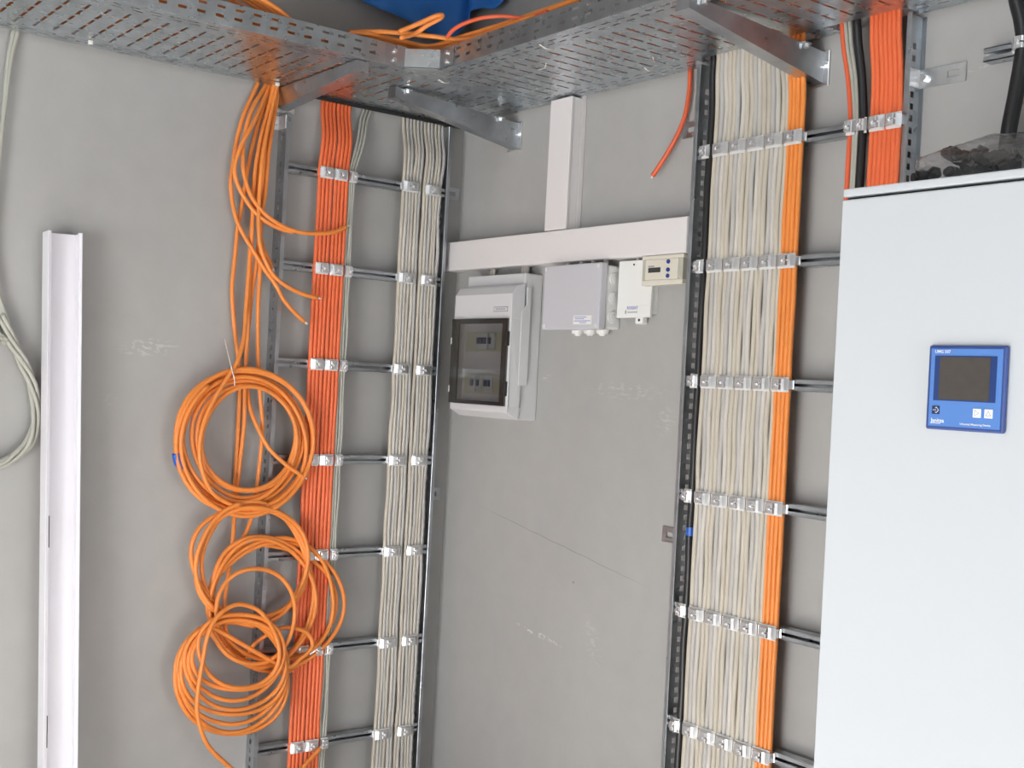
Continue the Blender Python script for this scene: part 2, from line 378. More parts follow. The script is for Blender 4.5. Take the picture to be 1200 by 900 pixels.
lad2 = ladder('galvanised cable ladder standing against the back wall beside the white cabinet', 'x', 1.169, 1.80, 2.2355, (1.48, -.03, .03))
def wall_tab(parent, axis, a, dirn, z, L=.09, o=.004, twist=0., m='zinc', h=.042):
    """slotted fixing tab from a rail to the wall"""
    P = (lambda u, v, w: (w, a+dirn*u, z+v)) if axis == 'y' else (lambda u, v, w: (a+dirn*u, -w, z+v))
    b = MB().perf(0, L, -h/2, h/2, [(L-.045, L-.016, -.0075, .0075)], lambda u, v: P(u, v, o))
    b.add([P(0, -h/2, o), P(0, h/2, o), P(-.001, h/2, .05), P(-.001, -h/2, .05)], [(0, 1, 2, 3)])
    t = b.build('fixing_tab', M[m], parent, solid=.003)
    MB().cyl(P(.016, 0, o), P(.016, 0, o+.012), .008, n=6).build('bolt', M['zinc'], t)
    return t
wall_tab(lad1, 'y', -.0945, 1, 2.245, .085, m='galv2'); wall_tab(lad1, 'y', -.0945, 1, 1.215, .07, m='galv2')
wall_tab(lad1, 'y', -.697, -1, 2.372, .05)
wall_tab(lad2, 'x', 1.166, -1, 2.32, .10, m='galv2'); wall_tab(lad2, 'x', 1.166, -1, 1.215, .10, m='galv2')
b = wall_tab(lad2, 'x', 1.803, 1, 2.335, .115)

# ------------------------------------------------------------------ clamps
def clamp_proto(wd):
    t = thing('cable_clamp', (0, 0, 0), 'cable clamp', 'cable clamp')
    h = .0135; w2 = wd/2; b = MB()
    prof = [(-w2-.003, .002), (-w2+.001, .003), (-w2+.0015, .0165), (-w2*.66, .0245), (-w2*.42, .0265), (w2*.42, .0265), (w2*.66, .0245), (w2-.0015, .0165), (w2-.001, .003), (w2+.003, .002)]
    for i in range(len(prof)-1):
        (x0, y0), (x1, y1) = prof[i], prof[i+1]
        hh = h if 2 <= i <= 6 else h*.8
        b.add([(x0, y0, -hh), (x1, y1, -hh), (x1, y1, hh), (x0, y0, hh)], [(0, 1, 2, 3)])
    b.build('strap', M['zinc'], t, solid=.002)
    MB().prism([(-w2+.002, .0150), (w2-.002, .0150), (w2-.004, .0175), (-w2+.004, .0175)], -.0180, .0180, lambda u, v, q: (u, v, q)).build('pressure_trough', M['trough'], t)
    k = min(.013, w2*.55)
    m = MB().prism([(-k, .0255), (-k*.75, .0335), (k*.75, .0335), (k, .0255)], -.0125, -.0015, lambda u, v, q: (u, v, q))
    m.prism([(-k, .0255), (-k*.75, .0335), (k*.75, .0335), (k, .0255)], .0015, .0125, lambda u, v, q: (u, v, q)); m.build('saddle', M['zinc'], t, bevel=.0012)
    m = MB().cyl((0, .026, 0), (0, .040, 0), .0034, n=8); m.cyl((0, .0335, 0), (0, .037, 0), .0058, n=6); m.build('screw', M['zinc'], t)
    return t
protos = {}; used = set()
def clamp(wd, loc, rz, label, group):
    if wd not in protos: protos[wd] = clamp_proto(wd)
    src = protos[wd]
    if wd not in used: used.add(wd); r = src
    else:
        r = src.copy(); COL.objects.link(r)
        for ch in src.children:
            c = ch.copy(); COL.objects.link(c); c.parent = r
    r.location = loc; r.rotation_euler = (0, 0, rz); tag(r, label, 'cable clamp', group); return r
RW = ['top', 'second', 'third', 'fourth', 'fifth', 'sixth', 'seventh', 'lowest']
GL, GR = 'cable clamps on the left ladder', 'cable clamps on the right ladder'
for k in range(7):
    z = 2.234-.3*k
    for y, wd, what in ((-.5535, .05, 'over the left half of the orange band'), (-.5035, .05, 'over the right half of the orange band'), (-.460, .03, 'over thin grey cables'),
                        (-.2425, .062, 'over the left part of the cream bundle'), (-.158, .058, 'over the right part of the cream bundle')):
        clamp(wd, (.05, y, z), -math.pi/2, 'zinc clamp %s, %s rung of left ladder' % (what, RW[k]), GL)
for k in range(6):
    z = 2.2355-.3*k
    for i, (x, wd) in enumerate(((1.2125, .03), (1.264, .056), (1.323, .056), (1.382, .056), (1.441, .056), (1.5, .058))):
        what = 'over the black cable' if i == 0 else 'over the yellow-orange cables' if i == 5 else '%s from left over cream cables' % ORD[i-1]
        clamp(wd, (x, -.05, z), math.pi, 'zinc clamp %s, %s rung of right ladder' % (what, RW[k]), GR)
for x, wd, what in ((1.668, .03, 'over red and grey cables'), (1.7005, .028, 'over thick black cable'), (1.739, .045, 'over left part of deep orange cables'), (1.784, .044, 'over right part of deep orange cables')):
    clamp(wd, (x, -.05, 2.2355), math.pi, 'bright zinc cable clamp %s above the cabinet' % what, GR)

# ------------------------------------------------------------------ straight cable runs on the ladders
def run(name, label, cat, group, P, pos, tops, r, m, zs, jit, zb=.05, ztop=2.56, o_c=.0575, wall_o=None):
    """one cable: P(o, a, z); pos = place along rung, tops = place where it leaves upwards behind the tray"""
    wall_o = wall_o if wall_o is not None else r+.0015
    pts = [P(wall_o, tops, ztop), P(wall_o, tops, 2.478)] if wall_o < .03 else [P(.12, tops+.02, 2.53), P(.085, tops+.005, 2.518), P(o_c, tops, 2.49)]
    pts += [ P(min(wall_o+.012, o_c), tops*.75+pos*.25, 2.43), P(o_c-.004, tops*.35+pos*.65+random.uniform(-jit, jit), 2.345), P(o_c, pos, zs+.02)]
    for k in range(RUNGS):
        z = zs-.3*k
        if k: pts.append(P(o_c, pos, z+.02))
        pts.append(P(o_c, pos, z-.02))
        if z-.22 < zb: break
        for d in (.1, .2): pts.append(P(o_c+random.uniform(0, jit*.8), pos+random.uniform(-jit, jit), z-d))
    pts.append(P(o_c, pos, zb))
    return tag(tube(name, pts, r, m, None, 4), label, cat, group)
PL = lambda o, a, z: (o, a, z)
PB = lambda o, a, z: (a, -o, z)
ORN = ['%s from the left' % w for w in ORD]
n = 8
for i in range(n):
    y = -.5745+i*.0132+(.003 if i >= 4 else 0)-.0005
    run('orange_cable', 'orange cable, %s, in the flat band on the left ladder' % ORN[i], 'cable', 'orange cables in the flat band on the left ladder', PL, y, y+.024, .0066, M['orange_r'], 2.234, .0012)
for i in range(3):
    y = -.4685+i*.009
    run('grey_cable', 'thin grey cable, %s, beside the orange band on the left ladder' % ORN[i], 'cable', 'thin grey cables on the left ladder', PL, y, -.40+i*.013, .0042, M['grey_c'], 2.234, .0035, o_c=.055)
n = 12
for i in range(n):
    y = -.2675+i*.0125+(.006 if i >= 6 else 0)
    run('cream_cable', 'cream cable, %s, in the bundle beside the room corner' % ORN[i], 'cable', 'cream cables on the left ladder', PL, y, -.250+i*.0142, .0061, M['cream'][i*7 % 3], 2.234, .003)
for i in range(17):
    g = min(i*4//16, 3) if i < 16 else 3
    x = 1.241+i*.0147
    run('cream_cable', 'cream cable, %s, in the wide bundle on the right ladder' % ORN[i], 'cable', 'cream cables on the right ladder', PB, x, x-.006-i*.0006, .0071, M['cream'][(i*5+i//4) % 3], 2.2355, .0028, wall_o=.05)
for i in range(4):
    x = 1.4815+i*.0128
    run('orange_cable', 'yellow-orange cable, %s, in the strip beside the cream bundle' % ORN[i], 'cable', 'yellow-orange cables on the right ladder', PB, x, x-.012, .0066, M['orange_y'], 2.2355, .0012, wall_o=.05)
bk = run('black_cable', 'black cable running down beside the left rail of the right ladder', 'cable', None, PB, 1.2205, 1.217, .0108, M['black_c'], 2.2355, .002, o_c=.056, wall_o=.05)
bt = MB().cyl((1.2205, -.056, 1.232), (1.2205, -.056, 1.254), .0124, n=12).build('tape_band', M['blue_t'], bk, smooth=False); bt['label'] = 'bright blue tape band'
run('red_cable', 'orange-red cable running down behind the left edge of the white cabinet', 'cable', None, PB, 1.662, 1.622, .0065, M['red'], 2.2355, .001, wall_o=.05)
for i in range(2):
    run('grey_cable', 'grey cable, %s, beside the orange-red cable above the cabinet' % ORN[i], 'cable', 'grey cables above the cabinet', PB, 1.6735+i*.0075, 1.632+i*.012, .0052, M['grey_c'], 2.2355, .001, wall_o=.05)
run('black_cable', 'thick black cable between grey and deep orange cables above the cabinet', 'cable', None, PB, 1.6985, 1.666, .0105, M['black_c'], 2.2355, .001, o_c=.061, wall_o=.05)
for i in range(7):
    x = 1.7225+i*.0118
    run('orange_cable', 'deep orange cable, %s, beside the right rail above the cabinet' % ORN[i], 'cable', 'deep orange cables above the cabinet', PB, x, x-.016, .0066, M['orange_r'], 2.2355, .001, wall_o=.05)
# lone hanging cable
q = [B_(812, 60, .012), B_(809, 82, .012), B_(808, 105, .018), B_(803, 135, .022), B_(793, 160, .028), B_(780, 183, .032), B_(765, 206, .036)]
hc = tag(tube('red_cable', q, .0066, M['red']), 'short orange-red cable end hanging free from the back tray', 'cable')
tube('cut_end', [q[-1], q[-1]+(q[-1]-q[-2])*.12], .0035, M['tie'], hc, 1)
# far right thick cable with its piece of rail
fc = thing('mounting_rail', (2.03, -.03, 2.34), 'short galvanised mounting rail on the back wall holding thick black cable', 'rail')
o = rung_mesh(.16, 'x').build('rail', M['galv2'], fc); o.location = (2.055, .018, 2.352)
fc2 = thing('mounting_rail', (2.09, -.03, 2.12), 'lower galvanised mounting rail on the back wall behind the plastic bag', 'rail')
o = rung_mesh(.20, 'x').build('rail', M['galv2'], fc2); o.location = (2.07, .018, 2.135)
tag(tube('black_cable', [(2.045, -.05, 2.60), (2.052, -.052, 2.47), (2.072, -.056, 2.40), (2.079, -.056, 2.345), (2.070, -.06, 2.25), (2.058, -.060, 2.17), (2.045, -.05, 2.06), (2.04, -.045, 1.9), (2.04, -.045, 1.6)], .0165, M['black_c'], None, 6, 12),
    'very thick black cable at the far right behind the cabinet', 'cable')
clamp(.046, (2.077, -.042, 2.352), math.pi, 'bright zinc cable clamp over the very thick black cable at far right', GR)

# ------------------------------------------------------------------ cables lying in the trays
for i in range(9):
    x = .10+i*.043
    zz = TZ+.0085
    hump = .07 if i >= 5 else .02
    pts = [(x, -2.55, zz), (x+random.uniform(-.01, .01), -1.9, zz+hump*.7), (x+random.uniform(-.01, .01), -1.35, zz+hump), (x, -1.1, zz+hump*.9), (x, -.93, zz+hump*.45), (x, -.80, zz), (x+.005, -.66, zz)]
    if i < 5: pts += [(x, -.5, zz), (x*.6+.02, -.3+i*.01, zz), (x*.4+.02, -.14, zz)]
    else: pts += [(x+.01, -.56, zz), (x+.06, -.47+.02*(8-i), zz), (x+.18, -.42+.04*(8-i), zz), (.9, -.40+.04*(8-i), zz), (1.4, -.42+.05*(8-i), zz), (1.9, -.40+.05*(8-i), zz), (2.8, -.38+.05*(8-i), zz)]
    tag(tube('orange_cable', pts, .0068, M['orange'], None, 5), 'orange cable lying in the tray above left wall, %s counted from the wall' % ORD[i], 'cable', 'orange cables lying in the trays')
for i in range(6):
    y = -.09-.055*i; zz = TZ+.0235
    tag(tube('orange_cable', [(.62+.03*i, y, zz), (1.1, y-.01, zz), (1.45, y+.01, zz), (1.75, y, zz), (2.2, y-.01, zz), (2.8, y, zz)], .0068, M['orange_r'], None, 5),
        'deep orange cable lying in the back tray, %s counted from the wall' % ORD[i], 'cable', 'deep orange cables lying in the back tray')
pile = 'orange cables heaped on the left tray'
for i in range(7):
    x = .30+.03*i; top = [0, .012, .024, .034, .03, .02, .01][i]
    pts = [(x-.02, -2.5, 2.555), (x-.02, -1.6, 2.60+top), (x, -1.3, 2.605+top), (x, -1.1, 2.592+top*.8), (x+.01, -.97, 2.562+top*.5), (x, -.875, 2.525+top*.2), (x-.01, -.80, 2.513), (x-.03, -.70, 2.505)]
    tag(tube('orange_cable', pts, .0068, M['orange'], None, 6), 'orange cable heaped above the rim of left tray, %s counted from the wall' % ORD[i], 'cable', pile)
def ztrace(name, label, pts, r=.0068, m='orange', group='orange cables looping over the tray corner'):
    return tag(tube(name, [Z_(a, b, z) for a, b, z in pts], r, M[m], None, 7), label, 'cable', group)
ztrace('orange_cable', 'orange cable sweeping round the tray corner along the rim, lowest strand', [(409, 38, 2.555), (440, 46, 2.56), (480, 54, 2.565), (515, 56, 2.565), (550, 44, 2.57), (600, 28, 2.575), (650, 11, 2.58), (690, -3, 2.58), (740, -22, 2.58)])
ztrace('orange_cable', 'orange cable sweeping round the tray corner just inside the lowest strand', [(409, 38, 2.557), (435, 40, 2.56), (470, 48, 2.57), (505, 54, 2.57), (545, 42, 2.575), (600, 25, 2.58), (650, 8, 2.583), (690, -6, 2.583), (740, -25, 2.58)])
ztrace('orange_cable', 'orange cable crossing the tray corner as the upper flat strand', [(411, 38, 2.565), (440, 37, 2.57), (475, 39, 2.575), (510, 43, 2.575), (545, 46, 2.56), (585, 34, 2.56), (640, 13, 2.57), (700, -10, 2.57)])
ztrace('orange_cable', 'orange cable bent into a narrow upright loop above the tray corner', [(468, 37, 2.57), (490, 28, 2.585), (510, 19, 2.60), (518, 18, 2.605), (515, 22, 2.60), (500, 30, 2.585), (487, 39, 2.565), (470, 44, 2.54)])
ztrace('red_cable', 'thin orange-red cable arching over the tray corner', [(524, 44, 2.56), (530, 36, 2.57), (543, 28, 2.58), (565, 21, 2.585), (590, 19, 2.585), (615, 21, 2.575), (640, 14, 2.56)], .0055, 'red')

# ------------------------------------------------------------------ loose orange cables and coils on the left wall
LG = 'loose orange cables hanging from the left tray'
def loose(label, pts, r=.0068, dep=.03, name='orange_cable', end=False, m='orange', group=LG, per=6):
    P = [L_(p[0], p[1], p[2] if len(p) > 2 else dep) for p in pts]
    o = tag(tube(name, P, r, M[m], None, per), label, 'cable', group)
    if end: tube('cut_end', [P[-1], P[-1]+(P[-1]-P[-2]).normalized()*.012], .0035, M['tie'], o, 1)
    return o
loose('loose orange cable leaving the tray leftmost, cut end left of the orange band', [(303, 90, .011), (301, 100, .011), (286, 134, .03), (278, 162, .03), (273, 193, .03), (270.5, 213, .03), (272, 234, .03), (277, 257, .035), (286, 276, .045), (297, 294, .06), (309, 314, .075), (323, 334, .085), (333, 352, .09), (346, 367, .09), (357, 377, .09)], end=True)
loose('loose orange cable swinging right across the orange band to a cut end', [(313, 90, .011), (311.4, 99.6, .011), (295, 129, .045), (286, 162, .05), (284.5, 188, .055), (287, 208, .06), (295, 231, .07), (310, 250, .08), (330.5, 264.5, .085), (353.5, 272.6, .09), (379, 273.4, .09), (394.5, 271, .09), (406, 265.5, .09)], end=True)
loose('loose orange cable running close below the one that swings right', [(316, 90, .011), (315, 102, .011), (299, 140, .06), (284, 168, .065), (275, 195, .06), (279, 217, .06), (292, 240, .065), (307, 256, .075), (326, 267, .08), (344, 272, .083)])
loose('loose orange cable entering the top coil from its upper left', [(324, 90, .011), (323, 102, .011), (311, 149.5, .03), (303, 188, .03), (300, 226, .035), (295, 264.5, .04), (292, 311, .05), (288.4, 362, .06), (286, 395, .08), (279, 422, .10), (268, 440, .105), (252, 466, .108), (240, 492, .108), (234, 520, .108), (236, 548, .106), (248, 576, .10), (268, 590, .095), (292, 597, .09)])
loose('loose orange cable passing straight down behind the top coil', [(328.5, 90, .011), (328, 102, .011), (313, 162, .045), (309, 213, .045), (305, 254, .045), (302, 298, .045), (297, 331.6, .04), (292, 372, .035), (289, 413, .03), (287, 453, .03), (286, 497, .03), (282, 535, .03), (278, 573, .03), (275, 600, .04), (272, 644, .06), (267, 677, .07), (263, 713, .08), (266, 743, .075), (278, 765, .06), (300, 781, .05), (325, 789, .05), (350, 783, .055)])
loose('loose orange cable falling furthest right then looping left below the top coil', [(329.5, 90, .012), (326, 110, .014), (316, 170, .06), (311, 225, .06), (306, 260, .06), (305, 311, .06), (302.4, 362, .06), (302.4, 413, .05), (305, 464, .04), (307.5, 497, .04), (306, 527, .04), (302.4, 560, .04), (299, 590, .045), (292, 615, .05), (284, 632, .055), (270, 647, .055), (257, 666, .05), (247, 692, .05), (245, 715, .05), (253, 742, .045), (268, 762, .04)])
loose('loose orange cable ending cut off beneath the top coil at the orange band', [(322, 90, .026), (320, 105, .026), (306, 160, .045), (298, 210, .05), (296, 260, .05), (293, 320, .045), (291, 380, .04), (288, 430, .02), (290, 455, .02), (293, 478, .03), (302.4, 502, .055), (315, 525, .07), (333, 542.7, .085), (348.5, 554, .09), (356, 559, .09)], end=True)
loose('loose orange cable hanging leftmost halfway down and vanishing behind the top coil', [(319, 90, .012), (318, 102, .012), (302, 148, .02), (292, 190, .02), (285, 232, .02), (279, 264, .02), (275.6, 298, .02), (272, 337, .02), (274, 375, .02), (278, 411, .02), (281, 440, .022), (280, 480, .02), (277, 540, .02), (274, 585, .02)])
loose('loose orange cable with a cut end just below the second rung level', [(326, 90, .027), (323, 108, .028), (309, 175, .075), (304, 230, .075), (303, 262, .075), (306, 292, .078), (318, 319, .085), (333, 333.5, .09), (353.5, 344, .092), (372, 349, .092)], end=True)
loose('short orange cable end stopping at the left rail', [(307, 255, .03), (305, 275, .035), (309, 292, .05), (314, 303, .06), (319, 314, .062)], end=True)
def coil(label, loops, d0, dd, start=0., tail=(), lead=(), r=.0068, npl=20, wob=1.2, m='orange', group='coils of orange cable hanging at the left ladder', name='orange_cable_coil', arc=1.0, dirn=1):
    """loops: (cx, cy, rx, ry) in picture units, laid on planes parallel to the left wall"""
    P = [L_(*p) for p in lead]; N = len(loops); tot = int((N-1)*npl*arc)+1
    ph = [random.uniform(0, 6.3) for _ in range(4)]
    for i in range(tot):
        t = i/npl; k = min(int(t), N-2); f = min(t-k, 1); f = f*f*(3-2*f)
        cx, cy, rx, ry = [a+(b-a)*f for a, b in zip(loops[k], loops[k+1])]
        an = start+dirn*2*math.pi*t
        wv = wob*math.sin(2.3*an+ph[0])+wob*.6*math.sin(3.7*an+ph[1])
        P.append(L_(cx+(rx+wv)*math.cos(an), cy+(ry+wv)*math.sin(an), d0+dd*t+.003*math.sin(5*an+ph[2])))
    P += [L_(*p) for p in tail]
    return tag(tube(name, P, r, M[m], None, 4), label, 'cable coil', group)
# top coil
c1 = coil('top coil of orange cable tied with a white tie and marked with blue tape',
          [(283, 517, 78, 79), (281, 519, 75, 76), (283, 516, 69, 73), (287, 512, 62, 66), (289, 513, 57, 63), (291, 514, 54, 60), (284, 518, 72, 75), (286, 517, 80, 84), (287, 518, 80, 86), (290, 519, 78, 84)], .064, .0035, start=-2.2)
tp = [L_(206, 531, .084), L_(208, 541, .084), L_(213, 549, .084)]
t_ = tube('tape_band', tp, .0112, M['blue_t'], c1, 4, 10); t_['label'] = 'bright blue tape band'
tie = tag(tube('cable_tie', [L_(263, 397, .045), L_(268, 418, .09), L_(271.5, 432, .112), L_(274.5, 444, .114), L_(275, 452, .10)], .0018, M['tie'], None, 5, 6), 'thin white cable tie around the top orange coil', 'cable tie')
# middle coils
coil('middle coil of orange cable in wide left ring under the top coil', [(292, 660, 69, 68), (298, 661, 61, 70), (291, 658, 67, 65), (296, 663, 65, 70), (294, 660, 66, 68)], .078, .006, start=-1.75, wob=2.4)
coil('middle coil of orange cable in loose right rings across the orange band', [(311, 708, 66, 72), (322, 705, 76, 68), (326, 710, 79, 74), (318, 700, 70, 74), (302, 706, 53, 76), (310, 706, 64, 74)], .066, .005, start=2.35, wob=2.5)
coil('lone inner loop of orange cable between middle and bottom coils', [(300, 722, 46, 58), (297, 722, 47, 57)], .118, .004, start=2.9, wob=1.5, tail=((330, 780, .118), (352, 772, .112), (366, 757, .11), (360, 742, .108), (345, 736, .106), (330, 736, .10), (316, 742, .09), (298, 755, .082), (285, 775, .075)))
# bottom coil
coil('bottom coil of orange cable with many loops fanned out and a trailing tail', [(271, 795, 66, 68), (272, 793, 65, 68), (273, 790, 64, 63), (274, 785, 62, 60), (275, 781, 60, 55), (277, 777, 58, 50), (278, 770, 54, 44), (282, 763, 50, 45), (281, 758, 46, 48)], .098, .0055, start=-1.15, wob=1.6, dirn=-1,
     tail=((280, 708, .146), (262, 716, .15), (249, 731, .153), (242, 750, .155), (238, 772, .155), (234, 795, .155), (231.5, 815, .155), (231, 834, .152), (235.5, 855, .148), (246, 877, .14), (269, 899, .13), (295, 925, .12), (310, 960, .12)))
loose('orange cable end rising from below the picture to the lowest visible clamp', [(330, 960, .12), (345, 915, .105), (356, 898, .098), (367, 886, .094), (375, 877, .092)], end=True, group=None)

# ------------------------------------------------------------------ grey cables at the left edge
GC = 'light grey cables at the left edge of the picture'
for i, (dx, dy, dp) in enumerate(((0, 0, .014), (6, 2, .024), (-5, 8, .034), (3, -6, .026))):
    a = [(20+dx*.7, 22, .012), (16+dx*.8, 36, .012), (9+dx*.5, 75, .02), (4, 140, .02), (-4-dx*.3, 220, .02), (-8, 290, .02), (-5+dx*.5, 335, .02)]
    w_ = [(3, 372), (14, 400), (27, 425), (38, 452), (43, 485), (36, 515), (20, 532), (-4, 545), (-40, 545), (-70, 510), (-75, 450), (-50, 400), (-20, 385), (5, 400)]
    if i > 1: a = []
    b_ = [(p[0]+4.5*math.cos(j*1.3+i*1.57), p[1]+4.5*math.sin(j*1.3+i*1.57)*.8, .02+.008*(1+math.cos(j*1.3+i*1.57+1.57))) for j, p in enumerate(w_)]
    lab = ['light grey cable dropping from the left tray into a twisted coil, left of the pair', 'light grey cable dropping from the left tray into a twisted coil, right of the pair',
           'light grey cable strand twisted in the coil behind white channel, outer one', 'light grey cable strand twisted in the coil behind white channel, inner one'][i]
    loose(lab, a+b_, r=.0062, name='grey_cable', m='grey_c', group=GC)

# ------------------------------------------------------------------ leaning white channel
def channel():
    top = L_(70, 274, .03); bot = L_(64, 899, .095)
    d = (bot-top).normalized(); foot = top+d*((top.z-.001)/-d.z)
    t = thing('trunking_channel', foot, 'open white plastic trunking channel leaning against the left wall', 'trunking')
    ax = -d; out = (Vector((1, 0, 0))-ax*ax.x).normalized(); side = ax.cross(out)   # side = +y
    if side.y < 0: side = -side
    Lh = (top-foot).length
    P = lambda s, o, h: foot+side*s+out*o+ax*h
    W, D = .0455, .052
    def part(name, poly, a=0, b=Lh, m='pvc_l'):
        return MB().prism(poly, a, b, lambda u, v, q: P(u, v, q)).build(name, M[m], t)
    part('back_panel', [(-W, 0), (W, 0), (W, .003), (-W, .003)])
    part('side_wall', [(-W, .003), (-W+.0025, .003), (-W+.0025, D-.010), (-W+.009, D-.010), (-W+.009, D-.004), (-W+.0025, D-.004), (-W+.0025, D), (-W, D)])
    part('side_wall', [(W, .003), (W-.0025, .003), (W-.0025, D-.010), (W-.009, D-.010), (W-.009, D-.004), (W-.0025, D-.004), (W-.0025, D), (W, D)])
    part('inner_rib', [(-W+.016, .003), (-W+.018, .003), (-W+.018, .012), (-W+.016, .012)])
    for h in (.565, 1.10): part('clip_slot', [(-W+.0095, D-.011), (-W+.0115, D-.011), (-W+.0115, D-.003), (-W+.0095, D-.003)], h, h+.085, 'dark')
    return t
channel()

# ------------------------------------------------------------------ trunking on the back wall
t = thing('cable_trunking', (.59, 0, 1.977), 'white horizontal cable trunking across the back wall above the boxes', 'trunking')
MB().box(.001, 1.1555, -.052, -.0005, 1.977, 2.072).build('trunking_base', M['pvc'], t, bevel=.002)
MB().prism([(.051, 1.9745), (.062, 1.9765), (.062, 2.0725), (.051, 2.0745)], .001, 1.1555, lambda u, v, q: (q, -u, v)).build('trunking_lid', M['pvc'], t, bevel=.002)
t = thing('cable_trunking', (.6, 0, 2.0755), 'white vertical cable trunking rising behind the back tray', 'trunking')
MB().box(.553, .649, -.0195, -.0005, 2.0755, 2.98).box(.553, .649, -.052, -.0195, 2.0755, 2.474).build('trunking_base', M['pvc'], t, bevel=.002)
MB().box(.5505, .6515, -.062, -.0525, 2.0755, 2.474).build('trunking_lid', M['pvc'], t, bevel=.002)

# ------------------------------------------------------------------ boxes under the trunking
def Yp(u, v, q): return (q, -u, v)
def dist_board():
    t = thing('distribution_board', (.33, 0, 1.492), 'grey plastic distribution board with smoked window on the back wall', 'distribution board')
    x0, x1 = .176, .481
    MB().box(x0, x1, -.072, -.0005, 1.492, 1.950).build('base_box', M['box_g'], t, bevel=.004)
    def sl(a, b, prof, name='x'):
        return (prof, a, b)
    c0, c1 = .180, .486; F = .122
    m = MB()
    m.prism([(.0725, 1.806), (F, 1.806), (F, 1.882), (.105, 1.906), (.0725, 1.918)], c0, c1, Yp)
    m.prism([(.0725, 1.533), (F, 1.533), (F, 1.514), (.085, 1.494), (.0725, 1.494)], c0, c1, Yp)
    m.prism([(.0725, 1.533), (F, 1.533), (F, 1.806), (.0725, 1.806)], c0, c0+.010, Yp)
    m.prism([(.0725, 1.533), (F, 1.533), (F, 1.806), (.0725, 1.806)], c1-.012, c1, Yp)
    m.build('cover', M['box_g'], t, bevel=.0025)
    MB().prism([(.05, 1.60), (.085, 1.60), (.085, 1.83), (.068, 1.85), (.068, 1.905), (.05, 1.905)], .4865, .4905, Yp).build('side_panel', M['box_g'], t, bevel=.002)
    MB().box(c0+.012, c1-.014, -.088, -.0735, 1.536, 1.803).build('inner_panel', M['box_l'], t)
    for z, items in ((1.735, ((.285, .052), (.345, .026))), (1.60, ((.262, .02), (.292, .018), (.335, .034)))):
        MB().box(c0+.03, c1-.03, -.0905, -.0885, z-.032, z+.032).build('module_window', M['ivory_d'], t)
        for xx, wd in items:
            b = MB().box(xx, xx+wd, -.100, -.0908, z-.026, z+.026).build('breaker', M['breaker'], t, bevel=.0015)
            for q in range(max(1, int(wd/.017))):
                MB().box(xx+.004+q*.017, xx+.013+q*.017, -.108, -.1005, z-.008, z+.012).build('toggle', M['navy'], b)
    w_ = MB().box(c0+.006, c1-.010, -.130, -.1255, 1.536, 1.803).build('window_door', M['smoke'], t, bevel=.002)
    f = MB(); a0, a1, b0, b1 = c0+.004, c1-.008, 1.534, 1.805
    for q in ((a0, a0+.042, b0, b1), (a1-.020, a1, b0, b1), (a0+.042, a1-.020, b1-.016, b1), (a0+.042, a1-.020, b0, b0+.012)): f.box(q[0], q[1], -.1330, -.1303, q[2], q[3])
    for q in ((a0, a0+.003, b0, b1), (a1-.003, a1, b0, b1)): f.box(q[0], q[1], -.1303, -.1225, q[2], q[3])
    f.build('window_frame', M['smoke_d'], w_)
    for z in (1.565, 1.72):
        MB().box(c1-.009, c1-.001, -.134, -.1225, z, z+.045).build('hinge', M['dark'], w_, bevel=.0015)
        MB().box(c0+.0042, c0+.008, -.1345, -.1331, z+.004, z+.024).build('latch', M['box_w'], w_)
    lb = MB().box(.395, .468, -.1233, -.1222, 1.826, 1.842).build('name_plate', M['print_g'], t)
    MB().box(.398, .465, -.1241, -.1234, 1.8285, 1.8395).build('plate_face', M['box_g'], lb)
    m = MB()
    for q in range(6): m.box(.408+q*.0085, .413+q*.0085, -.1246, -.1242, 1.831, 1.837)
    m.build('plate_print', M['print_g'], lb)
dist_board()
for i, (x, n_) in enumerate(((.235, 2), (.40, 3))):
    for q in range(n_):
        tag(tube('cream_cable', [(x+q*.013, -.022, 1.94), (x+q*.013, -.02, 1.96), (x+q*.012, -.02, 1.99)], .0055, M['cream'][q % 3], None, 3),
            'short cream cable stub from distribution board to trunking, %s %s' % (ORD[q], 'at the board left side' if i == 0 else 'at the board right side'), 'cable', 'cable stubs above the distribution board')
def junction_box():
    t = thing('junction_box', (.72, 0, 1.774), 'square grey junction box with screwed lid on the back wall', 'junction box')
    MB().box(.600, .8475, -.062, -.0005, 1.776, 1.958).build('box_body', M['box_w'], t, bevel=.006)
    lid = MB().box(.595, .8525, -.088, -.0625, 1.771, 1.963).build('lid', M['box_l'], t, bevel=.004)
    for x in (.606, .842):
        for z in (1.782, 1.952): MB().cyl((x, -.088, z), (x, -.0905, z), .0065, n=10).build('lid_screw', M['box_g'], lid)
    s = MB().box(.742, .822, -.0893, -.0883, 1.786, 1.812).build('sticker', M['box_w'], t)
    m = MB()
    for z, a, b in ((1.806, .746, .80), (1.801, .75, .79), (1.795, .746, .818), (1.790, .77, .80)): m.box(a, b, -.0898, -.0894, z, z+.002)
    m.build('sticker_print', M['print_b'], s)
    for x in (.70, .755, .81):
        m = MB().cyl((x, -.034, 1.7755), (x, -.034, 1.762), .019, .017, n=14); m.cyl((x, -.034, 1.762), (x, -.034, 1.756), .012, .007, n=14)
        m.build('entry_grommet', M['box_w'], t, bevel=.001)
    for z in (1.81, 1.865, 1.92):
        m = MB().cyl((.8476, -.034, z), (.8505, -.034, z), .018, .0165, n=16); m.cyl((.8505, -.034, z), (.8515, -.034, z), .010, .009, n=14); m.build('entry_grommet', M['box_w'], t, bevel=.001)
    for x in (.64, .70, .755, .81): MB().cyl((x, -.034, 1.9585), (x, -.034, 1.978), .007, n=10).build('entry_grommet', M['box_w'], t)
junction_box()
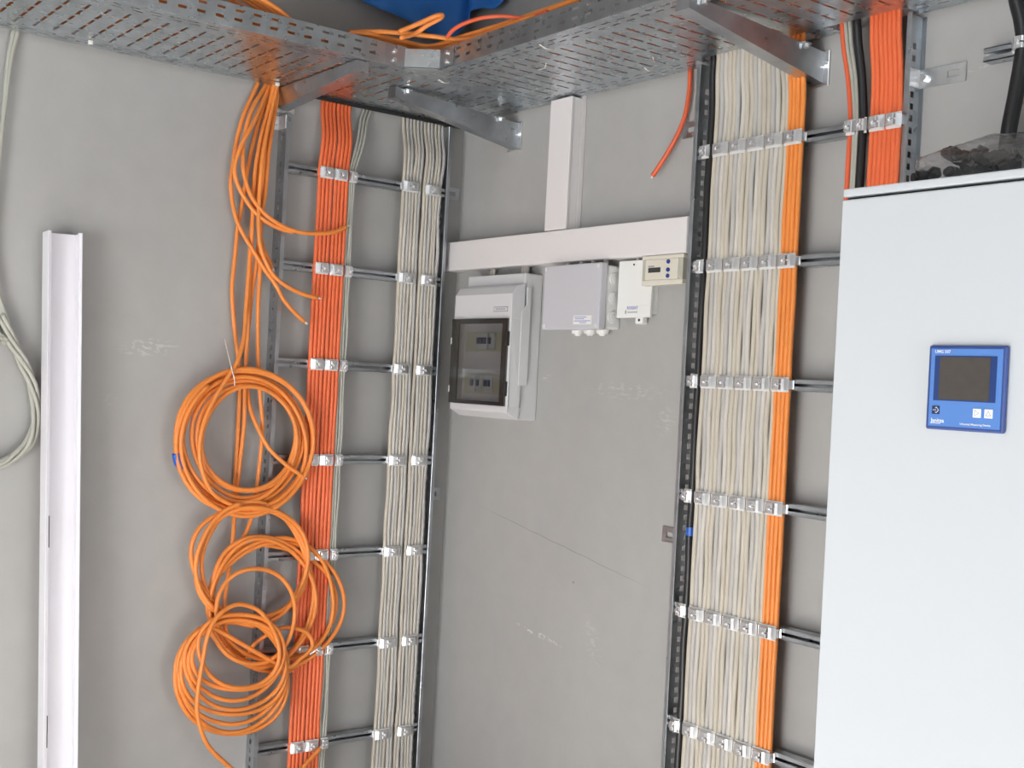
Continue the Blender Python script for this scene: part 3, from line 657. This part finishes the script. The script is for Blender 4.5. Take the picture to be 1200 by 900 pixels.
def text(s, size, m, parent, X, Z, y, name='lettering', bold=0.):
    cu = bpy.data.curves.new('lettering', 'FONT'); cu.body = s; cu.size = size; cu.offset = bold; cu.resolution_u = 2
    tmp = bpy.data.objects.new('lettering_source', cu); COL.objects.link(tmp)
    me = bpy.data.meshes.new_from_object(tmp.evaluated_get(bpy.context.evaluated_depsgraph_get()))
    bpy.data.objects.remove(tmp, do_unlink=True); bpy.data.curves.remove(cu)
    me.transform(Matrix(((1, 0, 0, X), (0, 0, -1, y), (0, 1, 0, Z), (0, 0, 0, 1)))); me.materials.clear()
    return link(name, me, m, parent)
def relay_box():
    t = thing('sensor_box', (.93, 0, 1.80), 'narrow white plastic box with blue lettering beside the junction box', 'sensor box')
    MB().box(.866, .9965, -.020, -.0005, 1.818, 1.966).build('back_box', M['box_w'], t)
    MB().box(.876, .980, -.0185, -.003, 1.8105, 1.8178).build('bottom_vent', M['dark'], t)
    MB().prism([(.862, 1.808), (1.000, 1.808), (1.000, 1.97), (.862, 1.97)], .0205, .030, lambda u, v, q: (u, -q, v)).build('front_cover', M['box_w'], t, bevel=.002)
    MB().box(.955, 1.0015, -.0315, -.0303, 1.809, 1.842).build('battery_cover', M['box_w'], t, bevel=.0006)
    text('ROSSAT', .0125, M['print_b'], t, .905, 1.8315, -.0308, bold=.0002)
    m = MB().box(.908, .948, -.0308, -.0303, 1.822, 1.8245); m.build('small_print', M['print_g'], t)
    MB().box(.899, .9015, -.0308, -.0303, 1.819, 1.829).build('logo_mark', M['dark'], t)
    MB().cyl((.925, -.030, 1.958), (.925, -.0315, 1.958), .003, n=8).build('screw_hole', M['dark'], t)
    k = MB().box(.937, .967, -.027, -.006, 1.790, 1.8115).build('cable_outlet', M['box_w'], t, bevel=.003)
    MB().cyl((.954, -.027, 1.801), (.954, -.0285, 1.801), .004, n=8).build('outlet_screw', M['dark'], k)
    for x in (.92, .945): MB().cyl((x, -.012, 1.966), (x, -.012, 1.978), .005, n=8).build('cable_stub', M['box_w'], t)
relay_box()
def controller():
    t = thing('control_unit', (1.07, -.03, 1.893), 'ivory control unit with small display and three blue buttons', 'control unit')
    x0, x1, z0, z1 = .990, 1.147, 1.893, 1.974
    MB().box(1.012, 1.135, -.0335, -.0005, 1.905, 1.965).build('mounting_box', M['ivory_d'], t)
    MB().box(x0, x1, -.0605, -.034, z0, z0+.014).box(x0, x1, -.0605, -.034, z1-.010, z1).box(x0+.012, x1-.018, -.0605, -.034, z0+.014, z1-.010).build('housing', M['ivory'], t, bevel=.002)
    for a, b in ((x0, x0+.012), (x1-.018, x1)): MB().box(a+.001, b-.001, -.059, -.034, z0+.0142, z1-.0102).build('grip_panel', M['ivory_d'], t)
    d = MB().box(1.016, 1.063, -.0617, -.0608, 1.9275, 1.941).build('display', M['lcd'], t)
    MB().box(1.015, 1.038, -.0614, -.0608, 1.943, 1.9465).build('display_print', M['print_g'], t)
    for z in (1.955, 1.933, 1.9165): MB().cyl((1.093, -.0608, z), (1.093, -.064, z), .0058, n=16).build('button', M['blue_b'], t)
controller()

# ------------------------------------------------------------------ switch cabinet
CF = -.5; CX0, CX1 = 1.989, 2.789
t = thing('switch_cabinet', (2.39, -.25, 0), 'tall white metal switch cabinet in front of the back wall', 'cabinet')
MB().box(CX0, CX1, CF+.022, -.07, 0, 1.982).build('body', M['cab'], t, bevel=.003)
MB().box(CX0, CX1, CF+.001, -.07, 1.9845, 2.0).build('top_panel', M['cab'], t, bevel=.003)
MB().box(CX0+.004, CX1-.004, CF+.012, CF+.021, .10, 1.9835).build('door_seal', M['rubber'], t)
d = MB().box(CX0, CX1, CF, CF+.012, .10, 1.979).build('door', M['cab'], t, bevel=.003)
hb = MB().box(CX1-.06, CX1-.03, CF-.018, CF-.0005, .98, 1.14).build('handle', M['dark'], d, bevel=.004)
MB().box(CX0+.01, CX1-.01, CF+.03, -.08, 0, .098).build('plinth', M['dark'], t)
def meter():
    t = thing('power_meter', (2.268, CF, 1.561), 'square blue measuring device with dark screen on the cabinet door', 'measuring device')
    x0, x1, z0, z1 = 2.196, 2.341, 1.562, 1.707
    MB().box(x0, x1, CF-.010, CF-.0004, z0, z1).build('bezel', M['meter_b'], t, bevel=.0035)
    f = MB().box(x0+.006, x1-.006, CF-.0108, CF-.0102, z0+.006, z1-.006).build('faceplate', M['meter_f'], t)
    s = MB().box(x0+.014, x1-.016, CF-.0118, CF-.0110, z0+.050, z1-.018).build('screen_frame', M['screen_f'], t)
    MB().box(x0+.024, x1-.027, CF-.0124, CF-.0120, z0+.052, z1-.020).build('screen', M['screen'], s)
    y = CF-.0114
    text('UMG 507', .0074, M['white'], t, x0+.013, z1-.0135, y, bold=.0001)
    text('Janitza', .0098, M['white'], t, x0+.0115, z0+.0125, y, bold=.0002)
    MB().box(x0+.0115, x0+.030, y-.0002, y+.0002, z0+.0103, z0+.0112).build('underline', M['white'], t)
    text('Universal Measuring Device', .0050, M['white'], t, x0+.0665, z0+.0105, y, bold=.0001)
    b = MB().box(x0+.013, x0+.027, CF-.0122, CF-.0110, z0+.0265, z0+.0405).build('logo_button', M['navy'], t)
    def lines(name, segs, m, w, yy, par):
        q = MB()
        for (a, c), (e, g) in segs: q.cyl((a, yy, c), (e, yy, g), w, n=5)
        q.build(name, m, par)
    cx, cz = x0+.0205, z0+.0335
    lines('logo_mark', [((cx-.0055, cz), (cx+.001, cz)), ((cx-.001, cz+.003), (cx+.001, cz+.005)), ((cx+.001, cz+.005), (cx+.0055, cz)), ((cx+.0055, cz), (cx+.001, cz-.005)), ((cx+.001, cz-.005), (cx-.001, cz-.003))], M['white'], .0005, CF-.0124, b)
    for i, cx in enumerate((x1-.0475, x1-.0265)):
        cz = z0+.0315
        b = MB().box(cx-.0075, cx+.0075, CF-.0125, CF-.0110, cz-.0075, cz+.0075).build('button', M['white'], t, bevel=.0008)
        tri = [(-.0038, -.0045), (-.0038, .0045), (.0045, 0)] if i == 0 else [(-.0045, -.0038), (.0045, -.0038), (0, .0045)]
        lines('arrow_mark', [((cx+tri[j][0], cz+tri[j][1]), (cx+tri[(j+1) % 3][0], cz+tri[(j+1) % 3][1])) for j in range(3)], M['print_g'], .0004, CF-.0128, b)
meter()

# ------------------------------------------------------------------ bag on the cabinet
def bag():
    bm = bmesh.new(); bmesh.ops.create_icosphere(bm, subdivisions=5, radius=1)
    from mathutils import noise
    for v in bm.verts:
        c = v.co.copy(); k = 1+.16*noise.noise(c*1.7)+.05*noise.noise(c*4+Vector((3, 1, 7)))+.07*abs(noise.noise(c*6))+.03*abs(noise.noise(c*13))
        v.co = Vector((c.x*.165*k, c.y*.10*k, max(c.z, -.62)*.050*k))
    zmin = min(v.co.z for v in bm.verts)
    for v in bm.verts: v.co += Vector((2.235, -.36, 2.0015-zmin))
    me = bpy.data.meshes.new('plastic_bag'); bm.to_mesh(me); bm.free()
    tag(link('plastic_bag', me, M['film'], None, True), 'crumpled clear plastic bag of black parts on top of the cabinet', 'plastic bag')
    for i in range(34):
        x = random.gauss(2.19, .05); x = min(max(x, 2.105), 2.36); y = -.36+random.uniform(-.06, .06); hh = .050*math.exp(-((x-2.175)/.085)**2)
        z = 2.019+random.uniform(0, 1)*hh
        a = Vector((random.uniform(-1, 1), random.uniform(-1, 1), random.uniform(-.5, .5))).normalized()*.016; c = Vector((x, y, z))
        g = MB().cyl(c-a, c+a*.1, .014, n=6); g.cyl(c+a*.1, c+a, .012, .008, n=10); g.cyl(c-a*1.5, c-a, .010, n=10)
        tag(g.build('cable_gland', M['dark'], None, bevel=.001), 'small black plastic cable gland inside the clear bag', 'cable gland', 'black cable glands in the bag')
bag()

# ------------------------------------------------------------------ blue film over the corner
def tarp():
    from mathutils import noise
    low = [L_(405, -12, .05), L_(418, -2, .05), L_(436, 6, .055), L_(453, 13, .06), L_(470, 20, .06), L_(485, 28, .065), L_(500, 38, .07), L_(514, 45, .075), L_(528, 44, .08), L_(540, 36, .085), L_(550, 24, .09)]
    low += [Vector((.115, -.075, 2.84)), Vector((.16, -.06, 2.845)), Vector((.20, -.05, 2.835)), Vector((.24, -.045, 2.84)), Vector((.27, -.045, 2.88))]
    low = spline(low, 3); rows = 12; vs = []; fs = []; n_ = len(low)
    for j in range(rows):
        for i, p in enumerate(low):
            t = j/(rows-1); q = p.copy(); q.z = p.z+(2.995-p.z)*t
            k = noise.noise(Vector((i*.21, j*.10, 3)))*.03*(1-t*.6)
            if i < n_*.62: q.x = max(.012, q.x+k)
            else: q.y = min(-.012, q.y-k)
            vs.append(q)
    for j in range(rows-1):
        for i in range(n_-1): fs.append((j*n_+i, j*n_+i+1, (j+1)*n_+i+1, (j+1)*n_+i))
    me = bpy.data.meshes.new('plastic_sheet'); me.from_pydata(vs, [], fs)
    o = link('plastic_sheet', me, M['tarp'], None, True); s = o.modifiers.new('sheet', 'SOLIDIFY'); s.thickness = .0012
    tag(o, 'bright blue plastic sheet hanging in the corner above the trays', 'plastic sheet')
tarp()
